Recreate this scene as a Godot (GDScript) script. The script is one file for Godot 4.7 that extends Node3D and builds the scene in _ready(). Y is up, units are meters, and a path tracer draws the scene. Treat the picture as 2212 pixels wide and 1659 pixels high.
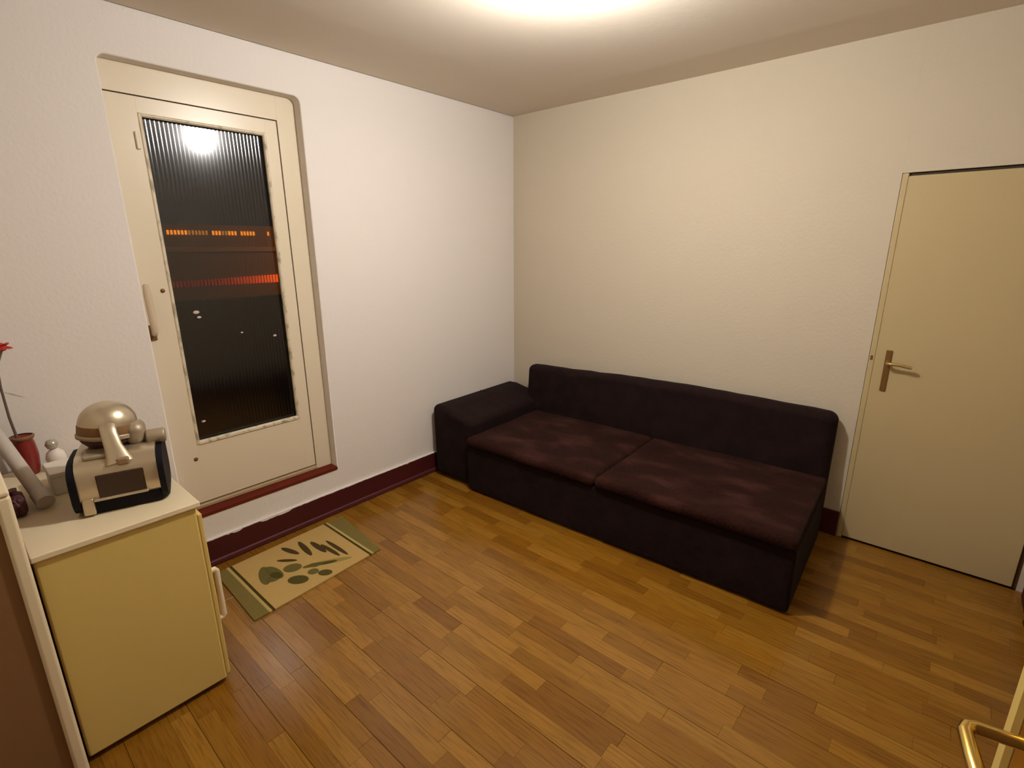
extends Node3D
# A living-room corner at night: balcony door, dark sofa, laminate floor, cabinet with an appliance.
# Room axes: wall_left is the plane x = 0, wall_back the plane z = 0, floor y = 0. Units are metres.

const RX := 3.37      # wall_right
const RZ := 3.56      # wall_front (behind the camera)
const H := 2.677      # height of the ceiling along the walls
const BULB := Vector3(1.665, 2.545, 1.625)

var taken := {}
var M := {}
var rng := RandomNumberGenerator.new()


# ---------------------------------------------------------------- mesh helpers
class MB:
	var v := PackedVector3Array()
	var n := PackedVector3Array()
	var t := PackedVector2Array()
	var ix := PackedInt32Array()

	func vert(p: Vector3, nn: Vector3, uv := Vector2.ZERO) -> int:
		v.append(p)
		n.append(nn)
		t.append(uv)
		return v.size() - 1

	func tri(a: int, b: int, c: int) -> void:
		var g := (v[b] - v[a]).cross(v[c] - v[a])
		if g.dot(n[a] + n[b] + n[c]) > 0.0:
			ix.append_array([a, c, b])
		else:
			ix.append_array([a, b, c])

	func quad(a: int, b: int, c: int, d: int) -> void:
		tri(a, b, c)
		tri(a, c, d)

	# flat polygon (convex), outward normal given
	func face(pts: Array, out: Vector3, uvs: Array = []) -> void:
		var f := []
		for k in pts.size():
			f.append(vert(pts[k], out, uvs[k] if uvs.size() else Vector2.ZERO))
		for k in range(1, pts.size() - 1):
			tri(f[0], f[k], f[k + 1])

	# box with flat chamfered edges
	func cbox(c: Vector3, s: Vector3, ch := 0.002, b := Basis.IDENTITY) -> void:
		var h := s * 0.5
		ch = minf(ch, minf(h.x, minf(h.y, h.z)) * 0.95)
		for ax in 3:
			for sg in [-1.0, 1.0]:
				var o := Vector3.ZERO
				o[ax] = sg
				var u := (ax + 1) % 3
				var w := (ax + 2) % 3
				var pts := []
				for q in [[-1, -1], [1, -1], [1, 1], [-1, 1]]:
					var p := Vector3.ZERO
					p[ax] = sg * h[ax]
					p[u] = q[0] * (h[u] - ch)
					p[w] = q[1] * (h[w] - ch)
					pts.append(c + b * p)
				face(pts, b * o)
		for ax in 3:
			var u := (ax + 1) % 3
			var w := (ax + 2) % 3
			for su in [-1.0, 1.0]:
				for sw in [-1.0, 1.0]:
					var pts := []
					for q in [[-1, 0], [1, 0], [1, 1], [-1, 1]]:
						var p := Vector3.ZERO
						p[ax] = q[0] * (h[ax] - ch)
						p[u] = su * (h[u] - (ch if q[1] else 0.0))
						p[w] = sw * (h[w] - (0.0 if q[1] else ch))
						pts.append(c + b * p)
					var o := Vector3.ZERO
					o[u] = su
					o[w] = sw
					face(pts, (b * o).normalized())
		for sx in [-1.0, 1.0]:
			for sy in [-1.0, 1.0]:
				for sz in [-1.0, 1.0]:
					var e := Vector3(sx * h.x, sy * h.y, sz * h.z)
					var i := Vector3(sx * (h.x - ch), sy * (h.y - ch), sz * (h.z - ch))
					face([c + b * Vector3(e.x, i.y, i.z), c + b * Vector3(i.x, e.y, i.z), c + b * Vector3(i.x, i.y, e.z)], (b * Vector3(sx, sy, sz)).normalized())

	# box with round edges, subdivided so that it can be bent by deform
	func rbox(c: Vector3, s: Vector3, r: float, seg := 4, sub := 1, deform = null, b := Basis.IDENTITY) -> void:
		var h := s * 0.5
		r = minf(r, minf(h.x, minf(h.y, h.z)) * 0.98)
		var co := [[], [], []]
		for ax in 3:
			for k in range(seg, 0, -1):
				co[ax].append(-(h[ax] - r) - r * tan(PI / 4 * k / seg))
			var inner := 2.0 * (h[ax] - r)
			var m := maxi(1, int(round(sub * inner / maxf(h.x, maxf(h.y, h.z)) / 2.0)))
			for k in m + 1:
				co[ax].append(-(h[ax] - r) + inner * k / m)
			for k in range(1, seg + 1):
				co[ax].append((h[ax] - r) + r * tan(PI / 4 * k / seg))
		for ax in 3:
			var u := (ax + 1) % 3
			var w := (ax + 2) % 3
			for sg in [-1.0, 1.0]:
				var rows := []
				for a in co[u]:
					var row := []
					for d in co[w]:
						var p := Vector3.ZERO
						p[ax] = sg * h[ax]
						p[u] = a
						p[w] = d
						var i := Vector3(clampf(p.x, -(h.x - r), h.x - r), clampf(p.y, -(h.y - r), h.y - r), clampf(p.z, -(h.z - r), h.z - r))
						var nn := (p - i).normalized()
						var q := i + nn * r
						if deform != null:
							var t1 := nn.cross(Vector3(0.31, 0.83, 0.46)).normalized()
							var t2 := nn.cross(t1)
							var q0: Vector3 = deform.call(q)
							var qa: Vector3 = deform.call(q + t1 * 0.002)
							var qb: Vector3 = deform.call(q + t2 * 0.002)
							var m2 := (qa - q0).cross(qb - q0).normalized()
							nn = m2 if m2.dot(nn) > 0 else -m2
							q = q0
						row.append(vert(c + b * q, b * nn, Vector2(a, d)))
					rows.append(row)
				for x in rows.size() - 1:
					for y in rows[0].size() - 1:
						quad(rows[x][y], rows[x + 1][y], rows[x + 1][y + 1], rows[x][y + 1])

	# surface of revolution about y; profile of (radius, height); seg sides
	func lathe(c: Vector3, prof: Array, seg := 24, b := Basis.IDENTITY) -> void:
		var rows := []
		for k in prof.size():
			var p: Vector2 = prof[k]
			var t0: Vector2 = prof[maxi(k - 1, 0)]
			var t1: Vector2 = prof[mini(k + 1, prof.size() - 1)]
			var d := (t1 - t0).normalized()
			var row := []
			for j in seg + 1:
				var a := TAU * j / seg
				var rad := Vector3(cos(a), 0, sin(a))
				var nn := (rad * d.y - Vector3.UP * d.x).normalized()
				row.append(vert(c + b * (rad * p.x + Vector3.UP * p.y), b * nn, Vector2(float(j) / seg, p.y)))
			rows.append(row)
		for k in rows.size() - 1:
			for j in seg:
				quad(rows[k][j], rows[k + 1][j], rows[k + 1][j + 1], rows[k][j + 1])

	# round bar along points with a radius for each
	func tube(pts: Array, rad: Array, seg := 12, flat := Vector2.ONE) -> void:
		var rows := []
		var side := Vector3.ZERO
		for k in pts.size():
			var d: Vector3 = (pts[mini(k + 1, pts.size() - 1)] - pts[maxi(k - 1, 0)]).normalized()
			if side == Vector3.ZERO:
				side = d.cross(Vector3.UP if absf(d.y) < 0.9 else Vector3.RIGHT).normalized()
			side = (side - d * side.dot(d)).normalized()
			var up := side.cross(d)
			var row := []
			for j in seg + 1:
				var a := TAU * j / seg
				var o := side * cos(a) * flat.x + up * sin(a) * flat.y
				var nn := (side * cos(a) / flat.x + up * sin(a) / flat.y).normalized()
				row.append(vert(pts[k] + o * rad[k], nn))
			rows.append(row)
		for k in rows.size() - 1:
			for j in seg:
				quad(rows[k][j], rows[k + 1][j], rows[k + 1][j + 1], rows[k][j + 1])
		for e in [0, pts.size() - 1]:
			var d: Vector3 = (pts[0] - pts[1]) if e == 0 else (pts[e] - pts[e - 1])
			var ring := []
			for j in seg:
				ring.append(v[rows[e][j]])
			face(ring, d.normalized())

	# closed outline in the (x, y) plane swept along z from z0 to z1, edges rounded in shading only where smooth
	func prism(outline: Array, z0: float, z1: float, smooth := false, b := Transform3D.IDENTITY) -> void:
		var m := outline.size()
		var area := 0.0
		for k in m:
			area += outline[k].cross(outline[(k + 1) % m])
		var sg := 1.0 if area > 0 else -1.0
		var en := []
		for k in m:
			var d: Vector2 = outline[(k + 1) % m] - outline[k]
			en.append(Vector3(d.y, -d.x, 0).normalized() * sg)
		for k in m:
			var j := (k + 1) % m
			var na: Vector3 = en[k]
			var nb: Vector3 = en[k]
			if smooth:
				na = (en[(k + m - 1) % m] + en[k]).normalized()
				nb = (en[k] + en[j]).normalized()
			var A: Vector2 = outline[k]
			var B: Vector2 = outline[j]
			quad(vert(b * Vector3(A.x, A.y, z0), b.basis * na), vert(b * Vector3(B.x, B.y, z0), b.basis * nb), vert(b * Vector3(B.x, B.y, z1), b.basis * nb), vert(b * Vector3(A.x, A.y, z1), b.basis * na))
		var tr := Geometry2D.triangulate_polygon(PackedVector2Array(outline))
		for zz in [[z0, -1.0], [z1, 1.0]]:
			for k in range(0, tr.size(), 3):
				var pts := []
				for q in 3:
					var A: Vector2 = outline[tr[k + q]]
					pts.append(b * Vector3(A.x, A.y, zz[0]))
				face(pts, b.basis * Vector3(0, 0, zz[1]))

	func commit(mesh: ArrayMesh = null, mat: Material = null) -> ArrayMesh:
		if mesh == null:
			mesh = ArrayMesh.new()
		var a := []
		a.resize(Mesh.ARRAY_MAX)
		a[Mesh.ARRAY_VERTEX] = v
		a[Mesh.ARRAY_NORMAL] = n
		a[Mesh.ARRAY_TEX_UV] = t
		a[Mesh.ARRAY_INDEX] = ix
		mesh.add_surface_from_arrays(Mesh.PRIMITIVE_TRIANGLES, a)
		if mat:
			mesh.surface_set_material(mesh.get_surface_count() - 1, mat)
		return mesh


# ---------------------------------------------------------------- scene helpers
func numbered(called: String) -> String:
	var k: int = taken.get(called, 0)
	taken[called] = k + 1
	return called if k == 0 else "%s_%03d" % [called, k]


func obj(called: String, mb: MB, m: Material, parent: Node = self, label := "") -> MeshInstance3D:
	var o := MeshInstance3D.new()
	o.name = numbered(called) if parent == self else called
	o.mesh = mb.commit(null, m)
	o.cast_shadow = GeometryInstance3D.SHADOW_CASTING_SETTING_ON
	parent.add_child(o, true)
	if label:
		o.set_meta("label", label)
	return o


func thing(called: String, label: String, category: String, at := Vector3.ZERO, turn := 0.0, group := "") -> Node3D:
	var o := Node3D.new()
	o.name = numbered(called)
	o.position = at
	o.rotation.y = turn
	add_child(o, true)
	return tag(o, label, category, group)


func tag(o: Node3D, label: String, category: String, group := "") -> Node3D:
	o.set_meta("label", label)
	o.set_meta("category", category)
	if group:
		o.set_meta("group", group)
	return o


func struct(o: Node3D, label: String, category: String) -> Node3D:
	o.set_meta("kind", "structure")
	return tag(o, label, category)


func group_node(called: String, label: String, category: String, at := Vector3.ZERO, turn := 0.0) -> Node3D:
	var o := thing(called, label, category, at, turn)
	o.set_meta("kind", "structure")
	return o


func mat(c: Color, rough := 0.7, metal := 0.0, spec := 0.5) -> StandardMaterial3D:
	var m := StandardMaterial3D.new()
	m.albedo_color = c
	m.roughness = rough
	m.metallic = metal
	m.metallic_specular = spec
	return m


func lin(r: float, g: float, b: float) -> Color:
	return Color(r, g, b).linear_to_srgb()


func noise(freq: float, seed_: int, oct := 3, kind := FastNoiseLite.TYPE_SIMPLEX_SMOOTH) -> FastNoiseLite:
	var f := FastNoiseLite.new()
	f.noise_type = kind
	f.frequency = freq
	f.seed = seed_
	f.fractal_octaves = oct
	return f


func noise_tex(f: FastNoiseLite, size := 512, stops: Array = [], as_normal := false, bump := 4.0) -> NoiseTexture2D:
	var t := NoiseTexture2D.new()
	t.width = size
	t.height = size
	t.seamless = true
	t.noise = f
	if as_normal:
		t.as_normal_map = true
		t.bump_strength = bump
	if stops.size():
		var g := Gradient.new()
		var off := PackedFloat32Array()
		var col := PackedColorArray()
		for s in stops:
			off.append(s[0])
			col.append(s[1])
		g.offsets = off
		g.colors = col
		t.color_ramp = g
	return t


func triplanar(m: StandardMaterial3D, scale: Vector3, offset := Vector3.ZERO, world := true) -> StandardMaterial3D:
	m.uv1_triplanar = true
	m.uv1_world_triplanar = world
	m.uv1_scale = scale
	m.uv1_offset = offset
	return m


# ---------------------------------------------------------------- the scene
func _ready() -> void:
	rng.seed = 7
	camera_and_light()
	materials()
	room()
	balcony_door()
	inner_doors()
	lamp()
	sofa()
	mat_rug()
	cabinet()
	appliance()
	cabinet_clutter()
	tall_cupboard()
	outside()


func camera_and_light() -> void:
	var cam := Camera3D.new()
	cam.name = "camera"
	cam.position = Vector3(2.8435, 1.6897, 3.3158)
	cam.rotation = Vector3(deg_to_rad(-15.213), deg_to_rad(40.875), deg_to_rad(-0.281))
	cam.fov = 74.65
	cam.near = 0.02
	cam.far = 200.0
	add_child(cam)
	cam.current = true
	var we := WorldEnvironment.new()
	we.name = "world"
	var e := Environment.new()
	e.background_mode = Environment.BG_COLOR
	e.background_color = Color(0.06, 0.06, 0.085)
	e.background_energy_multiplier = 0.5
	e.ambient_light_source = Environment.AMBIENT_SOURCE_DISABLED
	e.tonemap_mode = Environment.TONE_MAPPER_LINEAR
	e.tonemap_exposure = 1.0
	e.sdfgi_enabled = true
	e.ssao_enabled = true
	e.ssil_enabled = true
	we.environment = e
	add_child(we)
	# the room's own lamp: the light sits inside the bulb that lamp() builds
	var l := OmniLight3D.new()
	l.name = "bulb_light"
	l.position = BULB
	l.light_color = Color(1.0, 0.98, 0.955)
	l.light_energy = 0.15
	l.light_size = 0.05
	l.omni_range = 12.0
	l.omni_attenuation = 2.0
	l.shadow_enabled = true
	add_child(l)
	# an LED bulb throws more light out of its front than sideways
	var a := AreaLight3D.new()
	a.name = "bulb_front_light"
	a.position = BULB - Vector3(0, 0.056, 0)
	a.rotation.x = -PI / 2
	a.area_size = Vector2(0.085, 0.085)
	a.light_color = Color(1.0, 0.98, 0.955)
	a.light_energy = 1.0
	a.area_range = 12.0
	a.area_attenuation = 2.0
	a.shadow_enabled = true
	add_child(a)


func materials() -> void:
	var grain := noise_tex(noise(0.035, 11, 3), 512, [], true, 5.0)
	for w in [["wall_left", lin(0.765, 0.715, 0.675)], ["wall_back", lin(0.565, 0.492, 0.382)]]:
		var m := mat(w[1], 0.85, 0, 0.35)
		m.normal_enabled = true
		m.normal_texture = grain
		m.normal_scale = 0.14
		M[w[0]] = triplanar(m, Vector3.ONE * 2.2)
	var c := mat(lin(0.72, 0.645, 0.545), 0.95, 0, 0.2)
	c.normal_enabled = true
	c.normal_texture = grain
	c.normal_scale = 0.03
	M.ceiling = triplanar(c, Vector3.ONE * 1.2)
	M.paint = mat(lin(0.73, 0.635, 0.48), 0.32, 0, 0.5)
	var chip := noise_tex(noise(0.03, 5, 4), 512, [[0.0, lin(0.26, 0.23, 0.14)], [0.30, lin(0.40, 0.35, 0.24)], [0.42, lin(0.66, 0.57, 0.42)], [1.0, lin(0.76, 0.66, 0.50)]])
	var b := mat(Color.WHITE, 0.45)
	b.albedo_texture = chip
	M.chipped = triplanar(b, Vector3(1.1, 0.8, 1.1))
	M.gap = mat(lin(0.05, 0.035, 0.02), 0.9)
	M.red_paint = mat(lin(0.060, 0.0065, 0.0065), 0.55, 0, 0.4)
	M.red_worn = mat(lin(0.085, 0.014, 0.020), 0.6, 0, 0.4)
	M.sill = mat(lin(0.125, 0.017, 0.008), 0.75, 0, 0.25)
	M.cream_door = mat(lin(0.49, 0.385, 0.205), 0.5, 0, 0.4)
	M.cabinet = mat(lin(0.68, 0.51, 0.16), 0.5, 0, 0.4)
	M.cabinet_top = mat(lin(0.80, 0.68, 0.46), 0.45, 0, 0.4)
	M.brass = mat(lin(0.72, 0.50, 0.14), 0.22, 0.95)
	M.bronze = mat(lin(0.19, 0.095, 0.022), 0.5, 0.4)
	M.brown = mat(lin(0.225, 0.115, 0.045), 0.6, 0, 0.4)
	M.brown_dark = mat(lin(0.11, 0.05, 0.018), 0.6, 0, 0.4)
	M.black = mat(lin(0.006, 0.005, 0.008), 0.65, 0, 0.3)
	M.silver = mat(lin(0.60, 0.51, 0.37), 0.32, 0.75)
	M.silver_dull = mat(lin(0.42, 0.34, 0.24), 0.5, 0.5)
	M.grey = mat(lin(0.56, 0.50, 0.44), 0.55)
	M.white = mat(lin(0.80, 0.73, 0.66), 0.5)
	M.maroon = mat(lin(0.075, 0.018, 0.022), 0.6)
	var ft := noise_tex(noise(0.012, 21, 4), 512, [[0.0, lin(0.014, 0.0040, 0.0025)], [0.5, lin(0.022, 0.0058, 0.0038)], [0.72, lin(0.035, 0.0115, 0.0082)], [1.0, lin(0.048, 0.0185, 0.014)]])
	var nap := noise_tex(noise(0.2, 22, 2), 512, [], true, 3.0)
	var sm := mat(Color.WHITE, 0.9, 0, 0.2)
	sm.albedo_texture = ft
	sm.rim_enabled = true
	sm.rim = 0.04
	sm.rim_tint = 0.8
	sm.normal_enabled = true
	sm.normal_texture = nap
	sm.normal_scale = 0.4
	M.sofa_seat = triplanar(sm, Vector3(0.42, 0.42, 0.75), Vector3(0.35, 0, 0.1))
	var s2: StandardMaterial3D = sm.duplicate()
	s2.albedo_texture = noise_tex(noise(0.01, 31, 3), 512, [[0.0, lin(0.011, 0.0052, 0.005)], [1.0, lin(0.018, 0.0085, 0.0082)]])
	M.sofa = triplanar(s2, Vector3.ONE * 1.5)
	var g := noise(0.02, 41, 4)
	var wood := noise_tex(g, 512, [[0.0, Color(0.80, 0.76, 0.70)], [0.45, Color(0.95, 0.94, 0.92)], [1.0, Color(1, 1, 1)]])
	M.planks = []
	var tones := [[0.271, 0.1246, 0.0129], [0.232, 0.1026, 0.0097], [0.302, 0.1452, 0.0167], [0.207, 0.0865, 0.0081], [0.285, 0.1306, 0.0125], [0.253, 0.1158, 0.0110], [0.323, 0.1555, 0.0191], [0.242, 0.1042, 0.0089]]
	for k in tones.size():
		var t = tones[k]
		var pm := mat(lin(t[0], t[1], t[2]), 0.22, 0, 0.5)
		pm.albedo_texture = wood
		M.planks.append(triplanar(pm, Vector3(0.5, 1, 9.0), Vector3(0.13 * k, 0, 0.37 * k)))
	M.joint = mat(lin(0.20, 0.085, 0.02), 0.5)


func room() -> void:
	# ---- floor: a slab and staves of three-strip laminate running along the back wall
	var fl := group_node("floor", "honey brown wood laminate floor of staggered strips", "floor")
	var mb := MB.new()
	mb.cbox(Vector3(RX / 2, -0.062, RZ / 2), Vector3(RX + 0.3, 0.1, RZ + 0.3), 0.002)
	obj("subfloor", mb, M.joint, fl)
	var staves := []
	var row := 0
	var z := 0.0
	var wide := 0.0655
	while z < RZ:
		var x := -rng.randf() * 0.4
		while x < RX:
			var len_ := rng.randf_range(0.26, 0.50)
			var a := maxf(x, 0.0)
			var e := minf(x + len_, RX)
			if e - a > 0.03:
				staves.append([Vector3((a + e) / 2, 0, z + wide / 2), e - a, row, rng.randi() % M.planks.size()])
			x += len_
		z += wide + (0.0012 if row % 3 == 2 else 0.0002)
		row += 1
	var eye := Vector3(2.84, 1.69, 3.32)
	var ahead := Vector3(-sin(0.713), -0.26, -cos(0.713)).normalized()
	var seen := func(s) -> float:
		var p: Vector3 = s[0]
		var hid := 100.0 if (p.x < 2.45 and p.z < 0.95) or (p.x < 0.9 and p.z > 2.85) or (p.z > 3.3 and p.x < 1.0) else 0.0
		var dir := (p - eye).normalized()
		return hid + (50.0 if dir.dot(ahead) < 0.6 else 0.0) + p.distance_to(eye)
	staves.sort_custom(func(p, q): return seen.call(p) < seen.call(q))
	var rest := []
	for k in M.planks.size():
		rest.append(MB.new())
	for k in staves.size():
		var s = staves[k]
		var first: bool = int(s[2]) % 3 == 0
		var m2: MB = rest[s[3]] if k >= 300 else MB.new()
		var off: Vector3 = Vector3.ZERO if k < 300 else s[0]
		m2.cbox(off + Vector3(0, -0.006, 0), Vector3(s[1] - 0.0004, 0.012, wide), 0.0010 if first else 0.0003)
		if k < 300:
			var o := obj("plank", m2, M.planks[s[3]], fl)
			o.position = s[0]
	var rm := ArrayMesh.new()
	for k in rest.size():
		if rest[k].v.size():
			rest[k].commit(rm, M.planks[k])
	var ro := MeshInstance3D.new()
	ro.name = "plank_remainder"
	ro.mesh = rm
	ro.set_meta("kind", "stuff")
	fl.add_child(ro, true)

	# ---- left wall with a round-edged recess for the balcony door
	var top := H + 0.10
	var z0 := 1.772
	var z1 := 2.648
	var y0 := 0.297
	var y1 := 2.477
	var hole := rounded_hole(z0, z1, y0, y1, 0.035)
	var W := MB.new()
	var r := 0.007
	var outer := []
	for p in hole:
		outer.append(grow(p, r, z0, z1, y0, y1))
	# face of the wall, in two halves left and right of the middle of the recess
	var zm := (z0 + z1) / 2
	for half in 2:
		var poly := PackedVector2Array()
		if half == 0:
			poly.append_array([Vector2(zm, -0.1), Vector2(-0.2, -0.1), Vector2(-0.2, top), Vector2(zm, top)])
		else:
			poly.append_array([Vector2(zm, top), Vector2(RZ + 0.2, top), Vector2(RZ + 0.2, -0.1), Vector2(zm, -0.1)])
		var inner := []
		for p in outer:
			if (half == 0 and p.x <= zm) or (half == 1 and p.x >= zm):
				inner.append(p)
		if half == 0:
			inner.sort_custom(func(p, q): return angle_key(p, zm, y0, y1) > angle_key(q, zm, y0, y1))
			poly.append(Vector2(zm, y1 + r))
			for p in inner:
				poly.append(p)
			poly.append(Vector2(zm, y0 - r))
		else:
			inner.sort_custom(func(p, q): return angle_key(p, zm, y0, y1) < angle_key(q, zm, y0, y1))
			poly.append(Vector2(zm, y0 - r))
			for p in inner:
				poly.append(p)
			poly.append(Vector2(zm, y1 + r))
		var tr := Geometry2D.triangulate_polygon(poly)
		for k in range(0, tr.size(), 3):
			for side in [[0.0, 1.0], [-0.30, -1.0]]:
				var pts := []
				for q in 3:
					pts.append(Vector3(side[0], poly[tr[k + q]].y, poly[tr[k + q]].x))
				W.face(pts, Vector3(side[1], 0, 0))
	# rounded lip, then the reveal
	var mid := Vector2(zm, (y0 + y1) / 2)
	var rows := []
	for k in 7:
		var a := PI / 2 * k / 6
		var ring := []
		for j in hole.size():
			var p: Vector2 = hole[j].lerp(outer[j], 1.0 - sin(a))
			var inw: Vector2 = (hole[j] - outer[j]).normalized()
			ring.append(W.vert(Vector3(-r * (1 - cos(a)), p.y, p.x), Vector3(cos(a), inw.y * sin(a), inw.x * sin(a)).normalized()))
		rows.append(ring)
	var deep := []
	var deep0 := []
	for j in hole.size():
		var inw: Vector2 = (hole[j] - outer[j]).normalized()
		deep0.append(W.vert(Vector3(-r, hole[j].y, hole[j].x), Vector3(0, inw.y, inw.x)))
		deep.append(W.vert(Vector3(-0.30, hole[j].y, hole[j].x), Vector3(0, inw.y, inw.x)))
	rows.append(deep0)
	rows.append(deep)
	for k in rows.size() - 1:
		if k == 6:
			continue
		for j in hole.size():
			var i := (j + 1) % hole.size()
			W.quad(rows[k][j], rows[k][i], rows[k + 1][i], rows[k + 1][j])
	struct(obj("wall_left", W, M.wall_left), "white papered wall holding the recessed balcony door", "wall")

	# ---- back wall with the flush door in it, right wall, front wall
	var B := MB.new()
	var dz := -0.15
	for q in [[-0.3, 2.556, -0.1, top], [3.34, RX + 0.2, -0.1, top], [2.556, 3.34, 2.036, top]]:
		B.cbox(Vector3((q[0] + q[1]) / 2, (q[2] + q[3]) / 2, dz / 2), Vector3(q[1] - q[0], q[3] - q[2], -dz), 0.0005)
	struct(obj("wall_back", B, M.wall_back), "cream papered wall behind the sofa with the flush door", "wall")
	B = MB.new()
	B.cbox(Vector3(RX + 0.1, top / 2 - 0.05, RZ / 2), Vector3(0.2, top + 0.1, RZ + 0.4), 0.001)
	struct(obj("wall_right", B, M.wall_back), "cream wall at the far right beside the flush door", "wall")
	B = MB.new()
	B.cbox(Vector3(RX / 2, top / 2 - 0.05, RZ + 0.1), Vector3(RX + 0.2, top + 0.1, 0.2), 0.001)
	struct(obj("wall_front", B, M.wall_back), "cream wall behind the camera", "wall")

	# ---- ceiling: flat in the middle, its margins rising a little towards the walls
	var C := MB.new()
	var nx := 72
	var nz := 72
	var x0 := 0.010
	var hgt := func(x: float, zz: float) -> float:
		var a := clampf(1.0 - x / (0.60 + 0.03 * sin(zz * 2.1)), 0.0, 1.0)
		var b := clampf(1.0 - zz / 0.36, 0.0, 1.0)
		return H - 0.012 + maxf(0.012 * a, 0.012 * b) + 0.0015 * sin(x * 3.1 + zz * 1.7)
	var grid := []
	for i in nx + 1:
		var g := []
		for j in nz + 1:
			var x := lerpf(x0, RX + 0.1, float(i) / nx)
			var zz := lerpf(-0.02, RZ + 0.1, float(j) / nz)
			var y: float = hgt.call(x, zz)
			var ya: float = hgt.call(x + 0.012, zz)
			var yb: float = hgt.call(x, zz + 0.012)
			var nn := Vector3((ya - y) / 0.012, -1, (yb - y) / 0.012).normalized()
			g.append(C.vert(Vector3(x, y, zz), nn))
		grid.append(g)
	for i in nx:
		for j in nz:
			C.quad(grid[i][j], grid[i + 1][j], grid[i + 1][j + 1], grid[i][j + 1])
	var side := []
	for j in nz + 1:
		var p: Vector3 = C.v[grid[0][j]]
		side.append([C.vert(p, Vector3.LEFT), C.vert(Vector3(p.x, H + 0.02, p.z), Vector3.LEFT)])
	for j in nz:
		C.quad(side[j][0], side[j + 1][0], side[j + 1][1], side[j][1])
	C.cbox(Vector3(RX / 2, H + 0.12, RZ / 2), Vector3(RX + 0.5, 0.2, RZ + 0.5), 0.001)
	struct(obj("ceiling", C, M.ceiling), "off-white plaster ceiling with soft sloping margins", "ceiling")

	# ---- dark red skirting boards; white wall paint has run over the top edge of the left one
	var bl := group_node("baseboard_left", "dark red painted skirting board below the balcony door", "baseboard")
	mb = MB.new()
	mb.cbox(Vector3(0.009, 0.088, RZ / 2), Vector3(0.016, 0.142, RZ - 0.004), 0.004)
	obj("board", mb, M.red_paint, bl)
	mb = MB.new()
	mb.cbox(Vector3(0.0125, 0.0185, RZ / 2), Vector3(0.023, 0.035, RZ - 0.004), 0.007)
	obj("bead", mb, M.red_worn, bl, "lighter worn lower edge")
	mb = MB.new()
	var zz := 0.4
	var prev := 0.156
	while zz < 3.3:
		var st := rng.randf_range(0.008, 0.03)
		var low := 0.1575 - absf(rng.randfn(0.0, 0.0022)) - (0.008 if (zz > 2.1 and zz < 2.28) or (zz > 2.37 and zz < 2.43) else 0.0)
		mb.face([Vector3(0.0178, 0.161, zz), Vector3(0.0178, 0.161, zz + st), Vector3(0.0178, low, zz + st), Vector3(0.0178, prev, zz)], Vector3.RIGHT)
		mb.face([Vector3(0.0, 0.161, zz), Vector3(0.0, 0.161, zz + st), Vector3(0.0178, 0.161, zz + st), Vector3(0.0178, 0.161, zz)], Vector3.UP)
		mb.face([Vector3(0.017, low, zz + st), Vector3(0.017, prev, zz), Vector3(0.0178, prev, zz), Vector3(0.0178, low, zz + st)], Vector3.DOWN)
		prev = low
		zz += st
	obj("paint_edge", mb, M.wall_left, bl, "uneven white paint along the top edge")
	mb = MB.new()
	mb.cbox(Vector3(1.29, 0.08, 0.009), Vector3(2.53, 0.158, 0.016), 0.004)
	struct(obj("baseboard_back", mb, M.red_paint), "dark red skirting board behind the sofa", "baseboard")
	mb = MB.new()
	mb.cbox(Vector3(RX - 0.008, 0.08, 1.3), Vector3(0.015, 0.158, 2.5), 0.004)
	struct(obj("baseboard_right", mb, M.red_paint), "dark red skirting board right of the flush door", "baseboard")


func rounded_hole(z0: float, z1: float, y0: float, y1: float, r: float) -> Array:
	var out := []
	for k in 7:
		var a := PI / 2 * k / 6
		out.append(Vector2(z0 + r - r * cos(a), y1 - r + r * sin(a)))
	for k in range(6, -1, -1):
		var a := PI / 2 * k / 6
		out.append(Vector2(z1 - r + r * cos(a), y1 - r + r * sin(a)))
	out.append(Vector2(z1, y0))
	out.append(Vector2(z0, y0))
	return out


func grow(p: Vector2, r: float, z0: float, z1: float, y0: float, y1: float) -> Vector2:
	var rr := 0.035
	var c := Vector2(clampf(p.x, z0 + rr, z1 - rr), minf(p.y, y1 - rr))
	if p.y <= y0 + 0.001:
		return p + Vector2(r if p.x > z0 + 0.1 else -r, -r)
	return p + (p - c).normalized() * r


func angle_key(p: Vector2, zm: float, y0: float, y1: float) -> float:
	# walks from the bottom middle outwards and up to the top middle
	if p.y > y1 - 0.2:
		return 10.0 - absf(p.x - zm) * 2.0 + p.y
	return p.y - (0.0 if absf(p.x - zm) > 0.01 else 5.0)


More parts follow.
